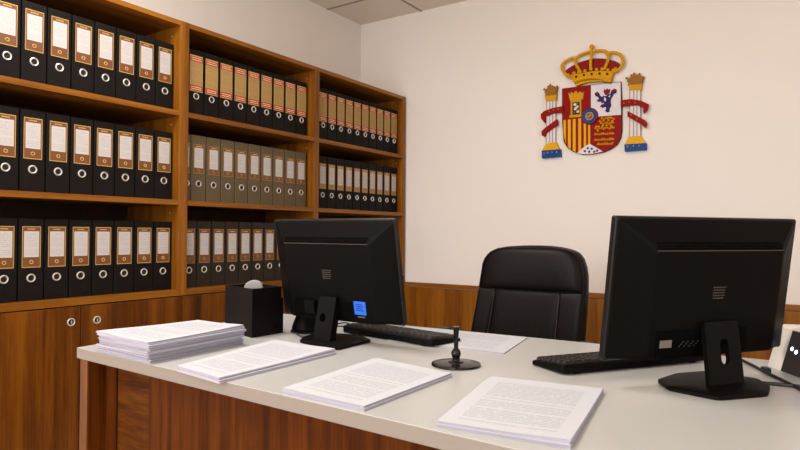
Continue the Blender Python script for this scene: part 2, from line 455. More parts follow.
# shield
outline = [(113, 187), (211, 174), (313, 163), (316, 250), (316, 330), (312, 355), (300, 378), (280, 393), (255, 404), (215, 411), (180, 412), (150, 402), (130, 388), (118, 368), (113, 300)]
cx_, cy_ = 214, 290
sh = eb(epoly(MB(), z1, [(cx_ + (a - cx_) * 1.02, cy_ + (b - cy_) * 1.015) for a, b in outline], -.002, .016), 'shield', 'e_dark')
eb(epoly(MB(), z1, outline, .016, .020), 'red_field', 'e_red', sh)
eb(epoly(MB(), z1, [(211, 174), (313, 163), (315, 276), (211, 284)], .020, .0225), 'white_quarter', 'e_white', sh)
def low(xx):   # lower outline of the shield in z1 coordinates
    L = [(113, 300), (118, 368), (130, 388), (150, 402), (180, 412), (215, 411)]
    for (a, b), (c, d) in zip(L, L[1:]):
        if a <= xx <= c: return b + (d - b) * (xx - a) / (c - a)
    return 411
st = MB()
for a, b in ((116, 124), (131, 141), (148, 158), (167, 177), (186, 194), (201, 208)):
    ta, tb = 295 - (a - 113) * .11, 295 - (b - 113) * .11
    epoly(st, z1, [(a, ta), (b, tb), (b, low(b) - 1), (a, low(a) - 1)], .020, .0225)
eb(st, 'gold_stripes', 'e_yellow', sh)
eb(epoly(MB(), z1, [(163, 408), (180, 393), (205, 376), (230, 390), (252, 403), (215, 411), (180, 412)], .0225, .026), 'white_point', 'e_white', sh)
d = MB(); d2 = MB()
for k, (a, b) in enumerate(((190, 402), (200, 392), (205, 404), (214, 394), (222, 404), (232, 400))):
    q = wp(z1, a, b, .026); (d if k % 2 else d2).lathe([(.007, 0), (.005, -.003)], (q.x, q.y, q.z), 10, 1)
eb(d, 'point_dots', 'e_blue', sh); eb(d2, 'point_dots', 'e_red', sh)
# castle
ca = MB()
epoly(ca, z2, [(88, 115), (147, 108), (148, 200), (88, 206)], .020, .026)
epoly(ca, z2, [(74, 70), (84, 80), (92, 66), (104, 78), (112, 62), (122, 62), (128, 75), (142, 62), (150, 75), (162, 66), (156, 108), (84, 116)], .020, .028)
epoly(ca, z2, [(80, 200), (154, 194), (154, 206), (80, 212)], .020, .027)
cas = eb(ca, 'castle', 'e_gold', sh)
eb(epoly(MB(), z2, [(98, 126), (138, 122), (139, 192), (98, 196)], .026, .0275), 'castle_gate', 'e_dark', cas)
gm = MB(); gw = MB()
for a, b, rr in ((112, 138, .009), (126, 150, .008), (114, 162, .009), (128, 178, .008)):
    q = wp(z2, a, b, .0275); gw.lathe([(rr, 0), (rr * .5, -.003)], tuple(q), 10, 1)
for a, b, rr in ((126, 132, .006), (108, 182, .007), (130, 165, .006)):
    q = wp(z2, a, b, .0275); gm.lathe([(rr, 0), (rr * .5, -.003)], tuple(q), 10, 1)
eb(gw, 'gate_white_spots', 'e_white', cas); eb(gm, 'gate_leaves', 'e_green', cas)  # white and green spots on the dark gate
# lion
li = MB()
epoly(li, z2, [(222, 76), (236, 68), (247, 72), (252, 86), (262, 96), (272, 88), (284, 92), (296, 84), (312, 76), (316, 60), (330, 52), (346, 58), (344, 72), (330, 78), (324, 92), (316, 102), (312, 122), (316, 146), (306, 160), (306, 178), (292, 182), (282, 174), (288, 160), (284, 150), (266, 156), (252, 148), (262, 138), (276, 134), (272, 122), (256, 120), (240, 122), (234, 112), (248, 108), (240, 94), (228, 90)], .0225, .0275)
ln = eb(li, 'lion', 'e_purple', sh)
lr = MB()
epoly(lr, z2, [(272, 66), (278, 50), (286, 58), (292, 46), (300, 54), (310, 50), (306, 70), (296, 84), (282, 84)], .0225, .029)
epoly(lr, z2, [(318, 58), (334, 48), (350, 56), (340, 64), (324, 68)], .0275, .029)
epoly(lr, z2, [(226, 72), (238, 64), (246, 76), (234, 80)], .0275, .029)
epoly(lr, z2, [(256, 120), (268, 116), (274, 128), (262, 130)], .0275, .029)
eb(lr, 'lion_crown', 'e_dkred', ln)
lw_ = MB()
epoly(lw_, z2, [(276, 96), (288, 104), (284, 122), (276, 116)], .0275, .029); epoly(lw_, z2, [(300, 92), (312, 84), (308, 98)], .0275, .029)
eb(lw_, 'lion_white_patches', 'e_white', ln)  # white patches on the purple body
# medallion
q = wp(z2, 203, 208, 0)
me_ = eb(MB().lathe([(.0465, -.018), (.0465, -.027), (.0445, -.029)], (q.x, YB, q.z), 28, 1), 'medallion', 'e_red', sh)
eb(MB().lathe([(.0415, -.028), (.0415, -.0315)], (q.x, YB, q.z), 28, 1), 'medallion_face', 'e_blue', me_)
eb(MB().torus((q.x, YB - .0315, q.z), .0425, .003, 1, 28, 6), 'medallion_rim', 'e_red', me_)
ft = MB().torus((q.x, YB - .0315, q.z), .019, .0038, 1, 20, 6)
ft.ball((q.x + .004, YB - .032, q.z + .002), .008); ft.ball((q.x - .006, YB - .032, q.z - .004), .006)
eb(ft, 'medallion_flower', 'e_gold', me_)
# chains
ch = MB()
for r_, (yy, xs, xe) in enumerate(((216, 262, 338), (243, 258, 338), (272, 226, 338), (306, 224, 338), (338, 224, 336), (362, 240, 322))):
    xx = xs
    while xx < xe:
        yv = yy - (xx - xs) * .05 + (6 if (int(xx / 11) % 3 == 0 and r_ in (0, 1, 2)) else 0)
        q = wp(z2, xx, yv, .0235)
        ch.ball((q.x, YB - .021, q.z), .0056, 8)
        if int(xx) % 2 == 0: ch.ball((q.x + .004, YB - .021, q.z + .0055), .0042, 6)
        xx += 11.5
for xx, yy in ((252, 232), (272, 228), (300, 226), (322, 230), (268, 258), (290, 255), (315, 257), (245, 262), (240, 285), (232, 262)):
    q = wp(z2, xx, yy, .0235); ch.ball((q.x, YB - .021, q.z), .0068, 8)
eb(ch, 'gold_chain', 'e_gold', sh)
# crown
cr = eb(epoly(MB(), z3, [(108, 318), (230, 298), (330, 282), (430, 276), (528, 282), (512, 330), (500, 378), (400, 370), (285, 380), (190, 415), (165, 378)], .006, .034), 'crown', 'e_gold')
cap = epoly(MB(), z3, [(90, 285), (110, 262), (150, 235), (200, 208), (250, 190), (310, 174), (370, 165), (430, 166), (480, 175), (530, 186), (572, 205), (578, 222), (540, 275), (500, 290), (330, 295), (140, 330)], .004, .020)
eb(cap, 'red_cap', 'e_dkred', cr)
ar = MB(); beads = []
for pts in ([(125, 335), (80, 290), (62, 240), (90, 195), (165, 158)], [(232, 292), (198, 235), (182, 180), (222, 138), (325, 103)], [(325, 103), (400, 95), (458, 108), (482, 160), (446, 262)], [(478, 122), (528, 112), (588, 138), (612, 195), (590, 250), (525, 292)]):
    _, out = etube(ar, z3, pts, .0088, .030); beads += out[::2]
_, out = etube(ar, z3, [(330, 82), (328, 140), (322, 200), (322, 262)], .0088, .034); beads += out[::2]
arch = eb(ar, 'crown_arches', 'e_gold', cr, smooth=True)
bd = MB()
for q in beads: bd.ball((q.x, q.y - .006, q.z), .0062, 8)
eb(bd, 'arch_pearls', 'e_yellow', arch, smooth=True)
q = wp(z3, 330, 60, .03)
eb(MB().ball(tuple(q), .0125, 16), 'orb', 'e_gold', cr, smooth=True)
fl = MB()
for a, b in ((120, 318), (170, 300), (215, 292), (270, 280), (325, 262), (375, 268), (425, 262), (475, 272), (525, 275), (150, 330), (545, 262)):
    q = wp(z3, a, b, .032); fl.ball(tuple(q), .011, 10)
eb(fl, 'fleurons', 'e_gold', cr, smooth=True)
jw = MB()
for a, b in ((190, 330), (260, 315), (330, 305), (400, 302), (470, 306)):
    q = wp(z3, a, b, .035); jw.lathe([(.007, 0), (.004, -.004)], tuple(q), 10, 1)
eb(jw, 'jewels', 'e_dark', cr)
rim = MB(); etube(rim, z3, [(160, 372), (200, 360), (290, 340), (400, 334), (508, 340)], .004, .035); etube(rim, z3, [(188, 408), (285, 378), (400, 368), (500, 374)], .004, .035)
eb(rim, 'crown_rim', 'e_yellow', cr, smooth=True)
bp_ = MB()
for k in range(17):
    q = wp(z3, 186 + k * 19.5, 388 - 34 * math.sin(PI * min(1, k / 15.5)) ** .8, .035); bp_.ball(tuple(q), .005, 8)
eb(bp_, 'shading_beads', 'e_oldgold', cr, smooth=True)  # darker gold beads put shading into the crown rim by colour
# pillars
def pillar(cv, col, capi, crown, base, foot, ribbons, dots):
    r = eb(epoly(MB(), cv, col, .0, .020), 'pillar', 'e_white')
    fl_ = MB()
    (x0, y0), (x1, _), (x2, y2), (x3, y3) = col
    for u in (.0, .36, .68, 1.0):
        etube(fl_, cv, [(x0 + (x1 - x0) * u, y0), (x3 + (x2 - x3) * u, y3)], .0032 if u in (.0, 1.0) else .0016, .016 if u in (.0, 1.0) else .0205)
    eb(fl_, 'column_edge', 'e_oldgold', r)
    eb(epoly(MB(), cv, capi, .0, .026), 'capital', 'e_gold', r)
    c_ = MB(); epoly(c_, cv, crown, .0, .028)
    for a, b in crown[:len(crown)]:
        q = wp(cv, a, b, .02); c_.ball(tuple(q), .0065, 8)
    eb(c_, 'pillar_crown', 'e_oldgold', r)
    eb(epoly(MB(), cv, base, .0, .026), 'pillar_base', 'e_yellow', r)
    f_ = eb(epoly(MB(), cv, foot, .0, .030), 'pillar_foot', 'e_blue', r)
    for rb in ribbons: eb(epoly(MB(), cv, rb, .016, .034), 'ribbon', 'e_red', r)
    dd = MB()
    for a, b in dots:
        q = wp(cv, a, b, .034); dd.ball((q.x, q.y + .002, q.z), .004, 8)
    eb(dd, 'gold_studs', 'e_gold', r)
pillar(z4, [(58, 122), (102, 118), (102, 342), (58, 345)], [(48, 102), (108, 94), (104, 126), (54, 132)],
       [(46, 72), (58, 74), (66, 58), (76, 50), (86, 58), (96, 62), (110, 58), (106, 80), (104, 98), (54, 104), (52, 86)],
       [(56, 342), (104, 336), (122, 372), (34, 378)], [(33, 378), (124, 370), (126, 408), (34, 416)],
       [[(28, 196), (45, 180), (90, 164), (140, 155), (140, 184), (90, 192), (54, 206), (48, 240), (30, 218)], [(32, 282), (50, 264), (110, 220), (113, 248), (56, 290), (45, 308), (33, 302)]],
       [(70, 182), (92, 175), (115, 170), (45, 392), (62, 388), (85, 386), (108, 386)])
pillar(z5, [(76, 120), (126, 118), (126, 356), (74, 360)], [(68, 96), (134, 92), (130, 124), (72, 126)],
       [(58, 66), (74, 68), (82, 52), (96, 44), (108, 52), (122, 46), (142, 62), (136, 80), (130, 96), (70, 98), (66, 82)],
       [(68, 358), (128, 354), (152, 392), (48, 398)], [(47, 397), (154, 390), (154, 424), (48, 432)],
       [[(28, 176), (80, 170), (130, 178), (166, 195), (160, 226), (142, 242), (140, 212), (110, 200), (28, 206)], [(62, 230), (78, 238), (150, 276), (159, 290), (152, 315), (130, 296), (62, 258)]],
       [(45, 190), (70, 186), (100, 188), (62, 408), (92, 404), (120, 403), (80, 250), (110, 268)])

# ------------------------------------------------------------------ desk
DZ = .75
A, B_, Cc, D_ = Vector((.778, .790)), Vector((3.25, .700)), Vector((3.25, 1.672)), Vector((.704, 1.530))
t = thing('office_desk', 'long desk with a pale laminate top and walnut front', 'desk', (1.9, 1.15, 0))
O = (1.9, 1.15, 0)
top = MB().prism([(A.x, A.y, DZ - .0255), (B_.x, B_.y, DZ - .0255), (Cc.x, Cc.y, DZ - .0255), (D_.x, D_.y, DZ - .0255)], (0, 0, .0255))
bmesh.ops.bevel(top.bm, geom=list(top.bm.edges), offset=.0015, segments=2, affect='EDGES', profile=.5)
top.bm.normal_update()
for f in top.bm.faces:
    if abs(f.normal.z) < .5: f.material_index = 1
top.build('desk_top', [M['desktop'], M['deskedge']], t, origin=O)
def dleg(x, ya, yb): return MB().box(x, ya, 0, x + .032, yb, DZ - .0255, .001)
dleg(.722, .834, 1.50).build('end_panel', M['wood_desk'], t, origin=O)
MB().box(.722, .830, 0, .754, .834, DZ - .0255).build('lit_edge', M['wood_v'], t, origin=O)  # end panel's front edge, its lit look put in with lighter wood
dleg(3.18, .73, 1.62).build('end_panel', M['wood_desk'], t, origin=O)
MB().box(.754, .880, .10, .80, .905, DZ - .0255).build('panel_stile', M['wood_desk'], t, origin=O)
MB().box(.80, .884, .08, .93, .902, DZ - .0255).build('cross_grain_panel', M['wood_deskx'], t, origin=O)
MB().box(.93, .884, .08, 3.18, .902, DZ - .0255).build('front_panel', M['wood_desk'], t, origin=O)

# ------------------------------------------------------------------ papers
def bil(c, u, v): return (c[0] * (1 - u) + c[1] * u) * (1 - v) + (c[3] * (1 - u) + c[2] * u) * v
def packet(name, label, corners, z0, thick, cat='papers', group=None, layers=5, printed_top=True, curl=None, jit=.0012, lift=0.0, seed=1):
    """corners: near-left, near-right, far-right, far-left on the desk"""
    rnd = random.Random(seed)
    c = [Vector((a, b)) for a, b in corners]; cen = sum(c, Vector((0, 0))) / 4
    O = (cen.x, cen.y, z0)
    N = 12
    def zf(u, v):
        z = 0.0
        if curl:
            for (cu, cv, h, w) in curl: z += h * math.exp(-((u - cu) ** 2 + (v - cv) ** 2) / (w * w))
        return z
    mb = MB(); h = thick / layers
    for k in range(layers):
        off = Vector((rnd.uniform(-jit, jit), rnd.uniform(-jit, jit)))
        f = (k + 1) / layers
        rings = []
        per = [(i / N, 0) for i in range(N)] + [(1, i / N) for i in range(N)] + [(1 - i / N, 1) for i in range(N)] + [(0, 1 - i / N) for i in range(N)]
        def pt(u, v, zz, fr):
            p = bil(c, u, v) + off; return Vector((p.x, p.y, z0 + zz + zf(u, v) * fr))
        lo = [pt(u, v, k * h, k / layers) for u, v in per]; hi = [pt(u, v, (k + 1) * h - .00015, f) for u, v in per]
        a = [mb.bm.verts.new(p) for p in lo]; b = [mb.bm.verts.new(p) for p in hi]
        n = len(a)
        for i in range(n): mb._f([a[i], a[(i + 1) % n], b[(i + 1) % n], b[i]])
        for zz, fr in ((k * h, k / layers), ((k + 1) * h - .00015, f)):
            G = [[mb.bm.verts.new(pt(i / N, j / N, zz, fr)) for i in range(N + 1)] for j in range(N + 1)]
            for j in range(N):
                for i in range(N): mb._f([G[j][i], G[j][i + 1], G[j + 1][i + 1], G[j + 1][i]])
    root = mb.build(name, M['paper_edge'], None, origin=O)
    tag(root, label, cat, group)
    # the top sheet with its print
    tp = MB(); uvl = tp.uv
    G = [[tp.bm.verts.new(Vector((bil(c, i / N, j / N).x, bil(c, i / N, j / N).y, z0 + thick + .0003 + zf(i / N, j / N)))) for i in range(N + 1)] for j in range(N + 1)]
    for j in range(N):
        for i in range(N):
            f = tp._f([G[j][i], G[j][i + 1], G[j + 1][i + 1], G[j + 1][i]])
            for l, (a, b) in zip(f.loops, ((i, j), (i + 1, j), (i + 1, j + 1), (i, j + 1))): l[uvl].uv = (a / N, b / N)
    tp.build('top_sheet', M['text'] if printed_top else M['paper'], root, origin=O, smooth=True)
    return root
GP = 'printed papers laid out along the front of the desk'
def inset(c, dx, dy): return [(a + dx, b + dy) for a, b in c]
p4 = [(1.797, .770), (1.987, .792), (1.943, 1.100), (1.738, 1.071)]
packet('paper_packet', 'lower packet of the printed papers nearest the camera', inset(p4, .002, -.003), DZ, .004, group=GP, seed=3)
packet('paper_packet', 'upper packet of the printed papers nearest the camera, its text block readable as lines', p4, DZ + .0042, .0038, group=GP, seed=4, curl=[(1, 0, .0025, .3)])
p3 = [(1.481, .776), (1.664, .770), (1.664, 1.052), (1.457, 1.084)]
packet('paper_packet', 'lower packet under the middle printed papers, left of the pen stand', inset(p3, .002, -.003), DZ, .0038, group=GP, seed=5)
packet('paper_packet', 'upper packet of the middle printed papers, left of the pen stand', p3, DZ + .004, .0034, group=GP, seed=6, curl=[(0, 0, .001, .3)])
p2 = [(1.184, .775), (1.335, .757), (1.334, 1.092), (1.120, 1.110)]
packet('paper_packet', 'lower packet under the printed papers next to the tall paper stack', inset(p2, .006, -.003), DZ, .005, group=GP, seed=7)
packet('paper_packet', 'upper packet of the printed papers just right of the tall stack', p2, DZ + .0052, .0042, group=GP, seed=8, curl=[(.95, 1, .003, .3)])
packet('paper_packet', 'thin printed papers at the back desk edge, behind the left keyboard', [(1.33, 1.312), (1.653, 1.322), (1.613, 1.563), (1.285, 1.528)], DZ, .002, layers=2, seed=9, cat='papers')
st = [(.868, .788), (1.086, .776), (1.076, 1.048), (.884, 1.062)]
z = DZ
names = ['bottom packet', 'second packet from the bottom', 'third packet from the bottom', 'middle packet', 'third packet from the top', 'second packet from the top']
for k in range(7):
    hh = (.0072, .0056, .0066, .0058, .0066, .0058, .0052)[k]
    r = random.Random(20 + k)
    q = [(a + r.uniform(-.005, .005) - (.006 if k < 2 else 0), b + r.uniform(-.005, .005) + (.004 if k < 2 else 0)) for a, b in st]
    lab = ('%s in the tall white paper stack at the left' % names[k]) if k < 6 else 'topmost packet with a curling corner, on the tall white paper stack'
    packet('paper_packet', lab, q, z, hh, group='packets in the tall paper stack', layers=5, printed_top=(k == 6), seed=30 + k, jit=.0022,
           curl=[(0, 0, .004, .4), (1, 1, .004, .35)] if k == 6 else None)
    z += hh + .0004

# ------------------------------------------------------------------ monitors
def monitor(label, B, yaw, tilt, W, H, base_poly, base_c, colw, hole, sticker, group='computer monitors seen from behind'):
    O = Vector((base_c[0], base_c[1], DZ))
    t = thing('computer_monitor', label, 'monitor', O, group)
    r = Vector((math.cos(yaw), math.sin(yaw), 0)); nf = Vector((math.sin(yaw), -math.cos(yaw), 0))
    u = Vector((0, 0, math.cos(tilt))) + nf * math.sin(tilt); n = nf * math.cos(tilt) - Vector((0, 0, math.sin(tilt)))
    B = Vector(B) + n * .004
    def L(a, b, c): return B + r * a + u * b + n * c      # a across, b up, c towards the back
    def rect(a0, a1, b0, b1, c, k=.0):
        return [L(a0 + k, b0, c), L(a1 - k, b0, c), L(a1, b0 + k, c), L(a1, b1 - k, c), L(a1 - k, b1, c), L(a0 + k, b1, c), L(a0, b1 - k, c), L(a0, b0 + k, c)]
    w = W / 2
    fr = MB().loft([rect(-w, w, 0, H, -.010, .003), rect(-w, w, 0, H, .000, .003), rect(-w + .002, w - .002, .002, H - .002, .002, .003)])
    fr.build('bezel', M['bezel'], t, origin=O)
    MB().loft([rect(-w + .016, w - .016, .02, H - .016, -.0105), rect(-w + .016, w - .016, .02, H - .016, -.0095)]).build('screen', M['screen'], t, origin=O)
    i = W * .145
    bk = MB().loft([rect(-w + .003, w - .003, .003, H - .003, .001, .006), rect(-w + .006, w - .006, .005, H - .006, .004, .006),
                    rect(-w + i, w - i, .008, H - .052, .034, .008), rect(-w + i + .006, w - i - .006, .010, H - .058, .036, .008)])
    sh = bk.build('back_shell', M['plastic'], t, origin=O)
    # vent strip along the upper edge of the raised back
    v = MB()
    nsl = 46; vw = W - 2 * i - .01
    for k in range(nsl):
        a = -vw / 2 + vw * k / nsl
        for b in (0, 1, 2):
            ph = (b % 2) * .5 * vw / nsl
            p = L(a + ph, H - .049 + b * .0045 - .006, .0335 - b * .0028)
            v.obox(p, r, u, n, 0, vw / nsl * .55, 0, .003, 0, .0028)
    v.build('vent_slots', M['plastic_dark'], sh, origin=O)
    MB().obox(L(0, H - .0585, .0345), r, u, n, -vw / 2, vw / 2, 0, .0012, 0, .0022).build('vent_ledge', M['print_gray'], sh, origin=O)
    # small embossed lettering near the top edge, and the mount print in the middle
    lt = MB(); a = -.026; rr = random.Random(5)
    while a < .026:
        dw = rr.uniform(.003, .0055); lt.obox(L(a, H - .030, .0150), r, u, n, 0, dw, 0, .004, 0, .0016); a += dw + .0016
    lt.build('embossed_lettering', M['plastic_dark'], sh, origin=O)
    pr = MB()
    for row in range(5):
        a = -.015
        while a < .013:
            dw = rr.uniform(.003, .007)
            if not (row == 4 and a > .006): pr.obox(L(a, H * .52 - row * .0052, .036), r, u, n, 0, dw, 0, .0018, 0, .0004)
            a += dw + .0016
    pr.build('printed_mark', M['print_gray'], sh, origin=O)
    # connector recess as thin dark plates, its shade put in by colour
    for a_, b_ in ((-.62, -.16), (.14, .36)):
        MB().obox(L(0, 0, .0362), r, u, n, w * a_, w * b_, .012, .062, 0, .0006).build('recess_shade', M['plastic_dark'], sh, origin=O)
    pl = MB().obox(L(0, 0, .0368), r, u, n, -w * .58, -w * .46, .030, .044, 0, .0012)
    if not sticker: pl.build('port_label', M['portlabel'], sh, origin=O)
    else:
        pl.bm.free()
        MB().obox(L(0, 0, .036), r, u, n, -w * .40, -w * .22, .024, .058, 0, .012, .002).build('power_socket', M['plastic_matt'], sh, origin=O)
    pp = MB()
    for k in range(12): pp.obox(L(-w * .38 + k * w * .018, .030 + (k % 3) * .004, .0366), r, u, n, 0, .0022, 0, .0016, 0, .0008)
    pp.build('port_pins', M['print_gray'], sh, origin=O)
    if sticker:
        s_ = MB().obox(L(0, 0, .0362), r, u, n, w * .39, w * .57, .030, .064, 0, .0006, .0003).build('blue_sticker', M['blue_sticker'], sh, origin=O)
        s2 = MB()
        for k in range(4): s2.obox(L(0, 0, .0366), r, u, n, w * .42, w * (.54 - .02 * (k % 2)), .040 + k * .005, .0425 + k * .005, 0, .0005)
        s2.build('sticker_print', M['blue_dark'], s_, origin=O)
        s3 = MB()
        for k in range(5): s3.obox(L(0, 0, .0362), r, u, n, w * (.44 + .022 * k), w * (.455 + .022 * k), .023, .0262, 0, .0005)
        s3.build('sticker_caption', M['portlabel'], sh, origin=O)
    # foot
    bp = [Vector((a, b)) for a, b in base_poly]; cen = sum(bp, Vector((0, 0))) / len(bp)
    def ring(z, k): return [(cen.x + (q.x - cen.x) * k, cen.y + (q.y - cen.y) * k, DZ + z) for q in bp]
    def rnd(poly):   # soften the corners of the plan
        out = []
        for j in range(len(poly)):
            a, b, c2 = Vector(poly[j - 1]), Vector(poly[j]), Vector(poly[(j + 1) % len(poly)])
            for f in (.18, .09): out.append(b + (a - b) * f * (1 if f > .1 else 1))
            out.append(b + ((a - b) + (c2 - b)) * .025)
            for f in (.09, .18): out.append(b + (c2 - b) * f)
        return out
    MB().loft([rnd(ring(0, .97)), rnd(ring(.002, 1.0)), rnd(ring(.007, 1.0)), rnd(ring(.0085, .965)), rnd(ring(.0092, .62))]).build('stand_foot', M['plastic_matt'], t, origin=O, smooth=True, ang=30)
    # column leaning up into the back of the shell, with its cable hole
    c0, c1, cd = hole['bottom'], hole['top'], hole['dir']
    p0 = Vector(c0); p1 = Vector(c1); ax = Vector((cd[0], cd[1], 0)).normalized(); up = (p1 - p0); ln = up.length; up.normalize(); nn = ax.cross(up)
    if nn.y > 0: nn = -nn
    hw = colw / 2; cb = MB()
    ha, hb, hz0, hz1 = -hole['w'] / 2 + hole['off'], hole['w'] / 2 + hole['off'], hole['z0'], hole['z1']
    # plate with a true rounded slot: strips beside it, blocks above and below, filled corners
    th = hole['th']; Rr = hole['w'] / 2; of = hole['off']
    W3 = lambda a, b, c: p0 + ax * a + up * b + nn * c
    cb.obox(p0, ax, up, nn, -hw, hw, 0, hz0, -th, 0); cb.obox(p0, ax, up, nn, -hw, hw, hz1, ln, -th, 0)
    cb.obox(p0, ax, up, nn, -hw, ha, hz0, hz1, -th, 0); cb.obox(p0, ax, up, nn, hb, hw, hz0, hz1, -th, 0)
    for sa in (-1, 1):
        for cz, sz in ((hz0 + Rr, -1), (hz1 - Rr, 1)):
            arc = [W3(of + sa * Rr * math.cos(PI / 2 * k / 6), cz + sz * Rr * math.sin(PI / 2 * k / 6), 0) for k in range(7)]
            cb.prism(arc + [W3(of + sa * Rr, cz + sz * Rr, 0)], nn * -th)
    cb.build('stand_column', M['plastic_matt'], t, origin=O)
    return t
bL = [(1.169, 1.149), (1.314, 1.123), (1.312, 1.262), (1.252, 1.300), (1.181, 1.285), (1.128, 1.245), (1.142, 1.190)]
monitor('black computer monitor seen from behind, left one, with a blue sticker low on its back', (1.222, 1.253, .8045), math.radians(-.88), math.radians(10.03), .410, .2665,
        bL, (1.24, 1.21), .056, dict(bottom=(1.2215, 1.171, .757), top=(1.2255, 1.191, .868), dir=(1, .0, 0), w=.019, z0=.048, z1=.070, off=-.007, th=.022), True)
bR = [(2.006, 1.235), (2.035, 1.182), (2.118, 1.160), (2.186, 1.240), (2.186, 1.300), (2.165, 1.352), (2.075, 1.372), (2.026, 1.310)]
monitor('black computer monitor seen from behind, right one, with two cables beside its foot', (2.058, 1.326, .799), math.radians(54.06), math.radians(7.87), .450, .268,
        bR, (2.10, 1.27), .083, dict(bottom=(2.1215, 1.2635, .757), top=(2.1075, 1.2965, .868), dir=(.587, .81, 0), w=.021, z0=.036, z1=.084, off=.002, th=.010), False)

# ------------------------------------------------------------------ keyboards
def keyboard(label, nl, nr, depth, length):
    """nl, nr: ends of the raised rear edge that faces the camera"""
    a = Vector((nl[0], nl[1], 0)); ax = (Vector((nr[0], nr[1], 0)) - a).normalized(); ay = Vector((-ax.y, ax.x, 0))   # ay: away from the camera, towards the typist
    o = Vector((a.x, a.y, DZ)); Z = Vector((0, 0, 1))
    t = thing('keyboard', label, 'keyboard', o, 'black keyboards on the desk')
    hb, hf = .020, .010
    # wedge body with rounded ends
    def prof(x0, k):
        d0, d1 = depth * k, depth * (1 - k)
        return [o + ax * x0 + ay * d0 + Z * (.003 + .002 * k * 10), o + ax * x0 + ay * d0 + Z * (hb - .003), o + ax * x0 + ay * (d0 + .004) + Z * hb,
                o + ax * x0 + ay * (d1 - .003) + Z * hf, o + ax * x0 + ay * d1 + Z * (hf - .003), o + ax * x0 + ay * d1 + Z * .002]
    MB().loft([prof(0, .08), prof(.004, .03), prof(.012, 0), prof(length - .012, 0), prof(length - .004, .03), prof(length, .08)]).build('body', M['plastic'], t, origin=o, smooth=True, ang=30)
    for x0 in (.03, length - .045):
        MB().obox(o, ax, ay, Z, x0, x0 + .015, .004, .012, 0, .004).build('foot', M['plastic_matt'], t, origin=o)
    rows = 6; kd = (depth - .014) / rows; sl = (hf - hb) / depth
    for j in range(rows):
        y0 = .007 + j * kd; cols = 16
        kw = (length - .020) / cols; c = 0
        while c < cols:
            wd = 1
            if j == rows - 1 and c == 6: wd = 4       # space bar row
            x0 = .010 + c * kw
            zz = hb + sl * y0
            m_ = MB()
            q = lambda i_, h_, z_: [o + ax * (x0 + .0012 + i_) + ay * (y0 + .001 + i_) + Z * z_, o + ax * (x0 + kw * wd - .0012 - i_) + ay * (y0 + .001 + i_) + Z * z_,
                                    o + ax * (x0 + kw * wd - .0012 - i_) + ay * (y0 + kd - .001 - i_) + Z * (z_ + sl * kd), o + ax * (x0 + .0012 + i_) + ay * (y0 + kd - .001 - i_) + Z * (z_ + sl * kd)]
            m_.loft([q(0, 0, zz - .001), q(0.0004, 0, zz + .004), q(.0025, 0, zz + .0075)]).build('key', M['key'], t, origin=o)
            c += wd
    return t
keyboard('black keyboard behind the left monitor, reaching to the pen stand', (1.150, 1.338), (1.479, 1.290), .122, .332)
keyboard('black keyboard to the left of the right monitor, partly hidden by it', (1.841, 1.187), (2.056, 1.508), .115, .386)

# ------------------------------------------------------------------ pen stand and pen
pc = hit(456, 365.3, 2, DZ)
t = thing('pen_stand', 'round glossy black pen stand in the middle of the desk', 'pen stand', pc)
MB().lathe([(.050, 0), (.053, .002), (.052, .0045), (.046, .006), (.012, .0075)], pc, 40).build('base_disc', M['gloss'], t, origin=pc, smooth=True)
MB().lathe([(.016, .007), (.016, .009), (.0085, .0105), (.0075, .016), (.0095, .020), (.0105, .026), (.0085, .032), (.006, .035)], pc, 24).build('socket', M['gloss'], t, origin=pc, smooth=True)
pt_ = pc + Vector((0, 0, .033))
t = thing('pen', 'black pen standing upright in the round pen stand', 'pen', pt_)
MB().lathe([(.0042, 0), (.0050, .008), (.0050, .030)], pt_, 16).build('barrel', M['gloss'], t, origin=pt_, smooth=True)
MB().lathe([(.0053, .0285), (.0055, .034), (.0064, .043), (.0080, .0475), (.0076, .0495)], pt_, 16).build('cap', M['gloss'], t, origin=pt_, smooth=True)
MB().box(pt_.x - .0012, pt_.y - .0078, pt_.z + .022, pt_.x + .0012, pt_.y - .0050, pt_.z + .045, .0004).build('clip', M['plastic'], t, origin=pt_)

# ------------------------------------------------------------------ black box with the grey roll
q0 = Vector((1.016, 1.129, DZ)); ax = Vector((-.917, .399, 0)).normalized(); ay = Vector((.399, .917, 0)).normalized()
w1, w2, hh = .150, .100, .130
bo = q0 + ax * w1 / 2 + ay * w2 / 2
Z = Vector((0, 0, 1))
# true footprint: near corner q0, left corner and right corner as surveyed
lc, rc_ = hit(225, 331, 2, DZ), Vector((1.020, 1.232, DZ)); bc = lc + rc_ - q0
t = thing('desk_box', 'black open-topped box beside the tall paper stack', 'box', (q0 + bc) / 2 )
bo = (q0 + bc) / 2
cen = bo
def bring(k, z): return [cen + (p_ - cen) * k + Z * z for p_ in (q0, rc_, bc, lc)]
MB().loft([bring(1, 0), bring(1, hh), bring(.95, hh), bring(.95, .012)]).build('box_body', M['box'], t, origin=bo)
e1 = (rc_ - q0).normalized(); nrm = Vector((e1.y, -e1.x, 0))
MB().obox(q0 + e1 * .084, e1, Z, nrm, -.004, .004, .016, .028, 0, .0006).build('small_mark', M['plastic_matt'], t, origin=bo)
MB().obox(rc_, e1, Z, nrm, .0, .008, 0, .098, -.06, 0).build('side_lip', M['box'], t, origin=bo)
rl = hit(252.5, 287.0, 2, DZ + .125) + Vector((-.022, .026, -.011))
t2 = thing('paper_roll', 'grey roll standing up out of the black box', 'roll', rl - Z * .11)
pr = MB(); dv = Vector((.80, .60, 0)); e1 = Vector((.60, -.80, 0))
N = 26
def rring(R, off): return [rl + (dv * math.cos(2 * PI * k / N) + Z * math.sin(2 * PI * k / N)) * R + e1 * off for k in range(N)]
